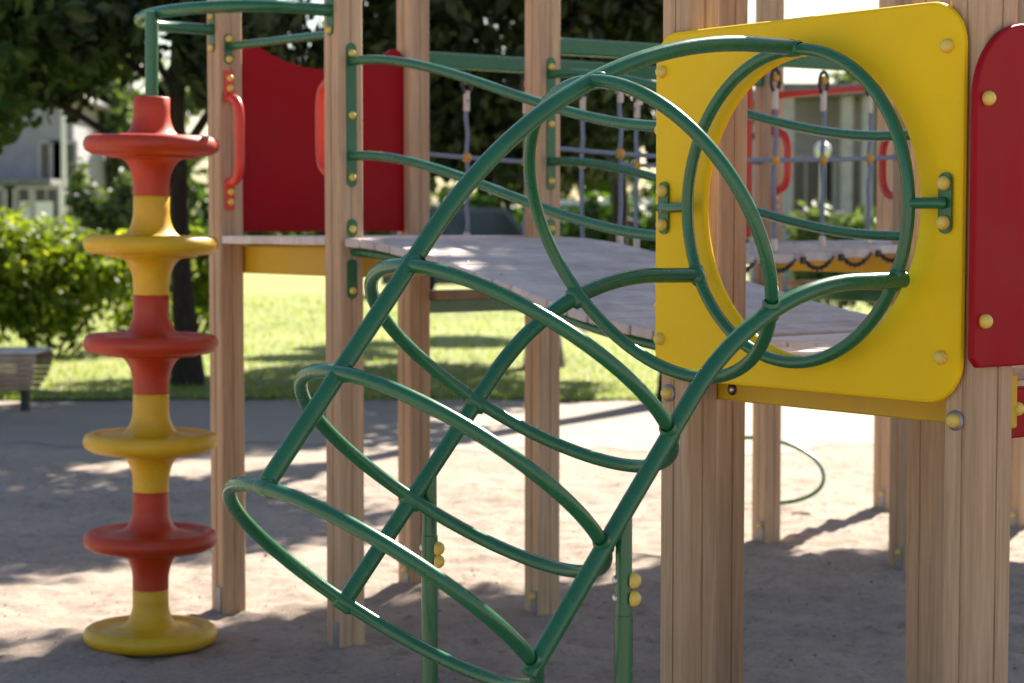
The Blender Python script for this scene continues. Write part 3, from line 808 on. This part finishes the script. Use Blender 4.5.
TREES = True
if TREES:
    # the tree whose dark trunk stands behind the disc climber
    def skirt(n, R, z0, z1, br): return [(R*math.sqrt(random.uniform(.15, 1))*math.cos(a), R*math.sqrt(random.uniform(.15, 1))*math.sin(a), random.uniform(z0, z1), br*random.uniform(.7, 1.2), br*random.uniform(.7, 1.2), br*.6) for a in [random.uniform(0, 2*PI) for _ in range(n)]]
    near = 'trees near the playground'
    tree('broad dark tree whose trunk stands just behind the disc climber', -3.12, 19.1, 8, blobs_round(20, 2.9, 3.8, 7.2, .9)+skirt(16, 2.7, 2.9, 3.6, .62), 24000, .085, M['leaf_dark'], .115, 4.4,
         [(-1.9, -.4, 3.0, 1.9), (1.6, .4, 4.2, 2.2), (-.4, -1.8, 4.0, 2.4), (.8, 1.5, 4.6, 2.6), (-2.3, .6, 4.4, 2.6)], group=near)
    tree('dark low skirted tree whose trunk stands behind the middle post', .35, 21.5, 8, [q for q in blobs_round(28, 2.9, 3.2, 6.8, 1.0)+skirt(30, 2.8, 2.15, 3.4, .68) if q[0] < 1.9], 36000, .09, M['leaf_dark'], .15, 4.2, group=near)
    tree('added tree, trunk unseen behind the yellow board, shading the left sand', 1.55, 17.6, 9, [(q[0]-.75, q[1]-.3, *q[2:]) for q in blobs_round(22, 1.75, 5.2, 8.0, .72)], 11500, .09, M['leaf_dark'], .17, 6, group=near)  # added shadow caster: crown above the view, placed to dapple the left sand
    tree('dark slim tree farther back behind the rope net', 1.6, 30, 8, blobs_round(14, .9, 2.8, 7.2, .6), 7000, .11, M['leaf_mid'], .15, 5, group=near)
    tree('leafy tree at the left edge hanging over the pale shrub', -6.0, 17.2, 7, blobs_round(20, 2.3, 3.2, 6.6, .8)+[(1.5, -.5, 2.9, .6, .6, .45), (1.9, -.2, 3.4, .6, .7, .45), (1.3, .3, 2.6, .55, .55, .4), (.6, -.6, 2.7, .6, .6, .4), (2.2, .2, 3.1, .5, .5, .4)], 15000, .085, M['leaf_mid'], .16, 4, group=near)
    tree('added unseen tree to the right of the near tower shading the sand', 5.1, 12.6, 9, [(q[0]+.35, q[1]+.2, *q[2:]) for q in blobs_round(46, 2.6, 5.2, 7.6, .95)]+[(-1.8, 1.2, 6.5, .85, .85, .5), (-2.2, .5, 6.3, .8, .8, .5), (-1.4, 1.9, 6.6, .8, .8, .5), (-2.4, 1.3, 6.9, .8, .8, .5)], 48000, .12, M['leaf_mid'], .18, 6, group=near)  # out-of-view tree added to shade the near sand, extra blobs close its gaps
    for x, y, h, mt, lb in ((-13, 70, 9, 'leaf_grey', 'far grey green tree right of the beige apartment block'), (1.5, 78, 9, 'leaf_mid', 'far pale tree beyond the lawn, small behind the dark skirted tree'), (13, 72, 8, 'leaf_grey', 'far tree rising behind the grey pavilion')):
        tree(lb, x, y, h, blobs_round(22, h*.33, h*.3, h*.9, h*.12), 7000, .22, M[mt], .2, h*.55)
    # shrubs
    def shrub(label, x, y, w, h, n, leaf, mat, group='green shrubs'):
        t = thing('shrub', label, 'shrub', V((x, y, 0)), group)
        bl = [(random.uniform(-w, w)*.72, random.uniform(-.5, .5)*w*.6, h*random.uniform(.25, .80), w*.34, w*.34, h*.24) for _ in range(16)]
        st = MB()
        for b in bl[:8]: st.tube(branch_path((b[0]*.2, b[1]*.2, -.02), (b[0], b[1], b[2]), .04, 5), [.02*(1-.7*k/5) for k in range(6)], 6)
        o = bpy.data.objects.new('stem', st.mesh('stem', M['bark'])); COL.objects.link(o); o.parent = t
        put('foliage', leaves_mesh('foliage', bl, n, leaf, mat, .7), t)
    shrub('large bright yellow green shrub behind the slatted bench', -5.55, 23.6, 1.75, 1.72, 9000, .062, M['leaf_bush'])
    shrub('sunlit shrub between the disc climber and a tower post', -4.15, 25.5, .55, 1.6, 2200, .06, M['leaf_bush'])
    shrub('pale shrub in front of the far left house', -7.4, 36, .8, 2.9, 4200, .10, M['leaf_grey'])
    shrub('shrub in front of the white van behind the rope net', 2.1, 38, 1.3, 2.4, 3200, .10, M['leaf_mid'])
    shrub('shrub in front of the grey pavilion seen through the hole', 5.6, 34, 1.1, 2.1, 2200, .10, M['leaf_grey'])

# ------------------------------------------------------------------ slatted bench at the left edge
def bench():
    p = ground(10, 411); t = thing('park_bench', 'low wooden bench with a rounded slatted end and dark legs', 'bench', p)
    fr = p+V((0, 0, 0)); x1 = at(46, 350, p.y).x; L = 1.8
    zt = at(20, 349, p.y).z
    pr = [(.0, zt), (.02, zt-.005)]
    # slats wrapping a curved section, running along x
    prof = []
    for k in range(9):
        s = k/8; prof.append((-.30+.02+.14*(s**2), zt-.03-.19*s))
    mb = MB()
    for k in range(5):                              # top slats
        y = -.26+k*.125; mb.box((x1-L/2-.02, p.y+y, zt-.014), (L/2, 0, 0), (0, .055, 0), (0, 0, .014), .006)
    mb.build('seat', M['plank'], t)
    for sg in (-1, 1):
        mb = MB()
        for k in range(7):
            s = (k+.5)/7; yy = sg*(.315-.15*s*s); zz = zt-.035-.30*s
            x2 = x1-.01-.09*s*s
            mb.box((x2-L/2, p.y+yy, zz), (L/2, 0, 0), V((0, .011, 0)), V((0, sg*.008*s, .0185)), .004)
        mb.build('side_slats', M['bench'], t)
    for xx in (x1-.18, x1-L+.2):
        mb = MB(); mb.box((xx, p.y, (zt-.2)/2), (.03, 0, 0), (0, .05, 0), (0, 0, (zt-.2)/2), .004); mb.box((xx, p.y, zt-.12), (.02, 0, 0), (0, .2, 0), (0, 0, .09), .004)
        mb.build('leg', M['dark_steel'], t)
M['bench'] = wood('bench_slat', (.33, .22, .16), (.44, .32, .24), (.52, .39, .29), grain=(1.5, 20, 20))
bench()

# ------------------------------------------------------------------ far buildings, lamp post, cars
def window(c, hw, hh, nrm, parent):
    nrm = V(nrm); s = Z.cross(nrm); mb = MB()
    c = V(c)
    for dx in (-1, 1): mb.box(c+s*(dx*hw)+nrm*.03, s*.05, nrm*.05, Z*(hh+.05), .008)
    for dz in (-1, 1): mb.box(c+Z*(dz*hh)+nrm*.03, s*(hw-.05), nrm*.05, Z*.05, .008)
    mb.box(c+nrm*.03, s*.025, nrm*.04, Z*(hh-.05), 0)
    w = mb.build('window', M['concrete'], parent)
    mb = MB(); mb.box(c+nrm*.012, s*hw, nrm*.010, Z*hh, 0); mb.build('pane', M['glass'], w)
def house():
    y = 62.; t = thing('gabled_house', 'pale grey gabled house with a lower reddish wing behind the shrub', 'house', V((at(30, 200, y).x, y, 0)))
    X = lambda px: at(px, 200, y).x
    xr, xl = X(66), X(66)-7.5; zt = at(60, 96, y).z; apex = zt+2.2
    mb = MB(); d = 6.
    xm = (xl+xr)/2
    pr = [(xl, 0), (xr, 0), (xr, zt), (xm, apex), (xl, zt)]
    mb.loft([[V((a, yy, b)) for a, b in pr] for yy in (y+1.2, y+1.2+d)]); mb.build('wall', M['wall_grey'], t)
    mb = MB()
    for sx in (-1, 1):
        e = V((sx*(xr-xm), 0, zt-apex)).normalized(); L = math.hypot(xr-xm, apex-zt)+.5
        nn = V((-e.z, 0, e.x)) if sx > 0 else V((e.z, 0, -e.x))
        if nn.z < 0: nn = -nn
        mb.box(V((xm, y+1.2+d/2, apex+.12))+e*(L/2), e*(L/2), V((0, d/2+.35, 0)), nn*.09, .01)
    mb.build('roof', M['roof'], t)
    z2 = at(30, 186, y).z
    mb = MB(); mb.box((xm-.6, y, z2/2), ((xr-xl)/2+.2, 0, 0), (0, 1.19, 0), (0, 0, z2/2)); mb.build('wing', M['wall_brick'], t)
    mb = MB(); mb.box((xm-.6, y-.1, z2+.1), ((xr-xl)/2+.45, 0, 0), (0, 1.28, 0), (0, 0, .09), .01); mb.build('wing_roof', M['roof'], t)
    zc = at(40, 206, y).z
    for px in (12, 28, 56): window((X(px), y-1.19, zc), .38, .55, (0, -1, 0), t)
    mb = MB(); mb.box((X(46), y-1.22, 1.15), (.5, 0, 0), (0, .04, 0), (0, 0, 1.15), .01); mb.build('door', M['white'], t)
    for px in (44, 56): window((X(px), y+1.2, at(50, 160, y).z), .4, .6, (0, -1, 0), t)
house()
def apartment():
    y = 88.; X = lambda px: at(px, 150, y).x
    t = thing('apartment_block', 'beige apartment block rising behind the gabled house', 'building', V((X(110), y, 0)))
    zt = at(100, 90, y).z
    x0, x1 = X(40), X(108)
    mb = MB(); mb.box(((x0+x1)/2, y+4, zt/2), ((x1-x0)/2, 0, 0), (0, 4, 0), (0, 0, zt/2)); mb.build('wall', M['wall_beige'], t)
    mb = MB(); mb.box(((x0+x1)/2, y+4, zt+.15), ((x1-x0)/2+.3, 0, 0), (0, 4.3, 0), (0, 0, .15), .02); mb.build('roof', M['roof'], t)
    for px in (72, 84, 97):
        for py in (115, 140, 170, 200): window((X(px), y, at(px, py, y).z), .22, .42, (0, -1, 0), t)
apartment()
def pavilion():
    y = 47.; X = lambda px: at(px, 150, y).x
    x0, x1 = X(775), X(1000); zt = at(830, 98, y).z
    t = thing('grey_pavilion', 'long grey pavilion with pale columns seen through the round hole', 'building', V(((x0+x1)/2, y, 0)))
    mb = MB(); mb.box(((x0+x1)/2, y+3, zt/2), ((x1-x0)/2, 0, 0), (0, 2, 0), (0, 0, zt/2)); mb.build('wall', M['wall_grey'], t)
    mb = MB(); mb.box(((x0+x1)/2, y+2.2, zt+.14), ((x1-x0)/2+.4, 0, 0), (0, 3.2, 0), (0, 0, .14), .02); mb.build('roof', M['roof'], t)
    for px in (784, 842, 862, 900, 940, 985):
        mb = MB(); mb.box((X(px), y-.6, zt/2), (.13, 0, 0), (0, .13, 0), (0, 0, zt/2), .01); mb.build('column', M['concrete'], t)
    for px in (812, 880, 920, 962): window((X(px), y+1, 2.3), .7, .9, (0, -1, 0), t)
pavilion()
def lamp_post(px, y, label, ztop):
    p = at(px, 200, y); p.z = 0
    t = thing('street_lamp', label, 'street lamp', p, 'street lamps beyond the lawn')
    mb = MB(); mb.tube([xy(p, -.05), xy(p, 1.0), xy(p, ztop)], [.075, .06, .045], 12); mb.build('pole', M['white'], t)
    mb = MB(); mb.lathe([(.05, 0), (.11, .04), (.15, .14), (.14, .24), (.07, .30), (.001, .315)], xy(p, ztop), 20); mb.build('globe', M['white'], t)
lamp_post(64, 40, 'white lamp post in front of the gabled house', 3.9)
lamp_post(822, 36, 'white globe lamp seen through the round hole', 2.75)
def car(label, p, yaw, L, h, paint, van=False):
    t = thing('parked_car', label, 'car', p, 'cars parked beyond the lawn')
    c, s = math.cos(yaw), math.sin(yaw); ex, ey = V((c, s, 0)), V((-s, c, 0)); w = .88
    P = lambda x, y, z: V(p)+ex*x+ey*y+Z*z
    hb = h*.56; l2 = L/2
    body = [(-l2, .28), (l2, .28), (l2, hb*.8), (l2-.12, hb*.93), (l2-1.0, hb), (-l2+.15, hb), (-l2, hb*.85)]
    mb = MB(); mb.loft([[P(x, y, z) for x, z in body] for y in (-w, -w*.6, w*.6, w)]); mb.build('body', paint, t)
    top = [(l2-1.05, hb-.005), (l2-1.75 if not van else l2-1.4, h-.06), (l2-1.95 if not van else l2-1.6, h), (-l2+.6, h), (-l2+.35, h-.08), (-l2+.12, hb-.005)]
    mb = MB(); mb.loft([[P(x, y*(1 if z < hb else .86), z) for x, z in top] for y in (-w*.96, w*.96)]); mb.build('roof', paint, t)
    for sg in (-1, 1):
        mb = MB(); q = [(l2-1.3, hb+.03), (l2-1.85, h-.12), (-l2+.6, h-.12), (-l2+.35, hb+.03)]
        mb.loft([[P(x, sg*(w*(.965 if z < hb+.1 else .845)+d), z) for x, z in q] for d in (0, .012)]); mb.build('side_window', M['glass'], t)
    for x in (-l2+.85, l2-.85):
        for sg in (-1, 1):
            mb = MB(); mb.lathe([(.001, -.1), (.30, -.1), (.33, -.06), (.33, .06), (.30, .1), (.001, .1)], P(x, sg*(w-.08), .33), 24, ey); mb.build('wheel', M['tyre'], t)
car('dark grey parked car low behind the rope net', V((at(484, 220, 44).x, 44, 0)), .05, 4.5, 1.95, M['car_dark'])
car('white parked van beyond the rope net right of the post', V((at(640, 210, 46).x, 46, 0)), -.1, 4.8, 2.15, M['car_white'], True)
# far tree line, one mass
def treeline():
    bl = []
    for k in range(70):
        x = -70+k*2.1; h = random.uniform(2.2, 4.2) if -14 < x < 30 else random.uniform(4, 7)
        bl.append((x, 96+random.uniform(-4, 4), h*.45, 1.9, 1.6, h*.55))
    o = bpy.data.objects.new('treeline', leaves_mesh('treeline', bl, 26000, .38, M['leaf_mid'], .6)); COL.objects.link(o)
    tag(o, 'low far line of trees along the horizon', 'trees', kind='stuff')
treeline()

# ------------------------------------------------------------------ light
EL, AZ = math.radians(39), math.radians(30)             # azimuth from +Y towards +X
sd = bpy.data.lights.new('sun', 'SUN'); so = bpy.data.objects.new('sun', sd); COL.objects.link(so)
sd.energy = 5.0; sd.angle = math.radians(.5); sd.color = (1.0, .91, .77)
dirn = V((math.sin(AZ)*math.cos(EL), math.cos(AZ)*math.cos(EL), math.sin(EL)))
so.rotation_mode = 'QUATERNION'; so.rotation_quaternion = (-dirn).to_track_quat('-Z', 'Y'); so.location = dirn*60
wd = bpy.data.worlds.new('World'); S.world = wd; wd.use_nodes = True
nt = wd.node_tree; bg = nt.nodes['Background']; sky = nt.nodes.new('ShaderNodeTexSky'); sky.sky_type = 'NISHITA'; sky.sun_disc = False
sky.sun_elevation = EL; sky.sun_rotation = AZ; sky.air_density = 1.2; sky.dust_density = 1.0
nt.links.new(sky.outputs[0], bg.inputs['Color']); bg.inputs['Strength'].default_value = .05
S.view_settings.view_transform = 'Standard'; S.view_settings.look = 'None'; S.view_settings.exposure = 1.78; S.view_settings.gamma = 1
S.cycles.max_bounces = 8; S.cycles.transparent_max_bounces = 8; S.cycles.use_denoising = True
for o in bpy.data.objects:
    if '_org' in o: del o['_org']
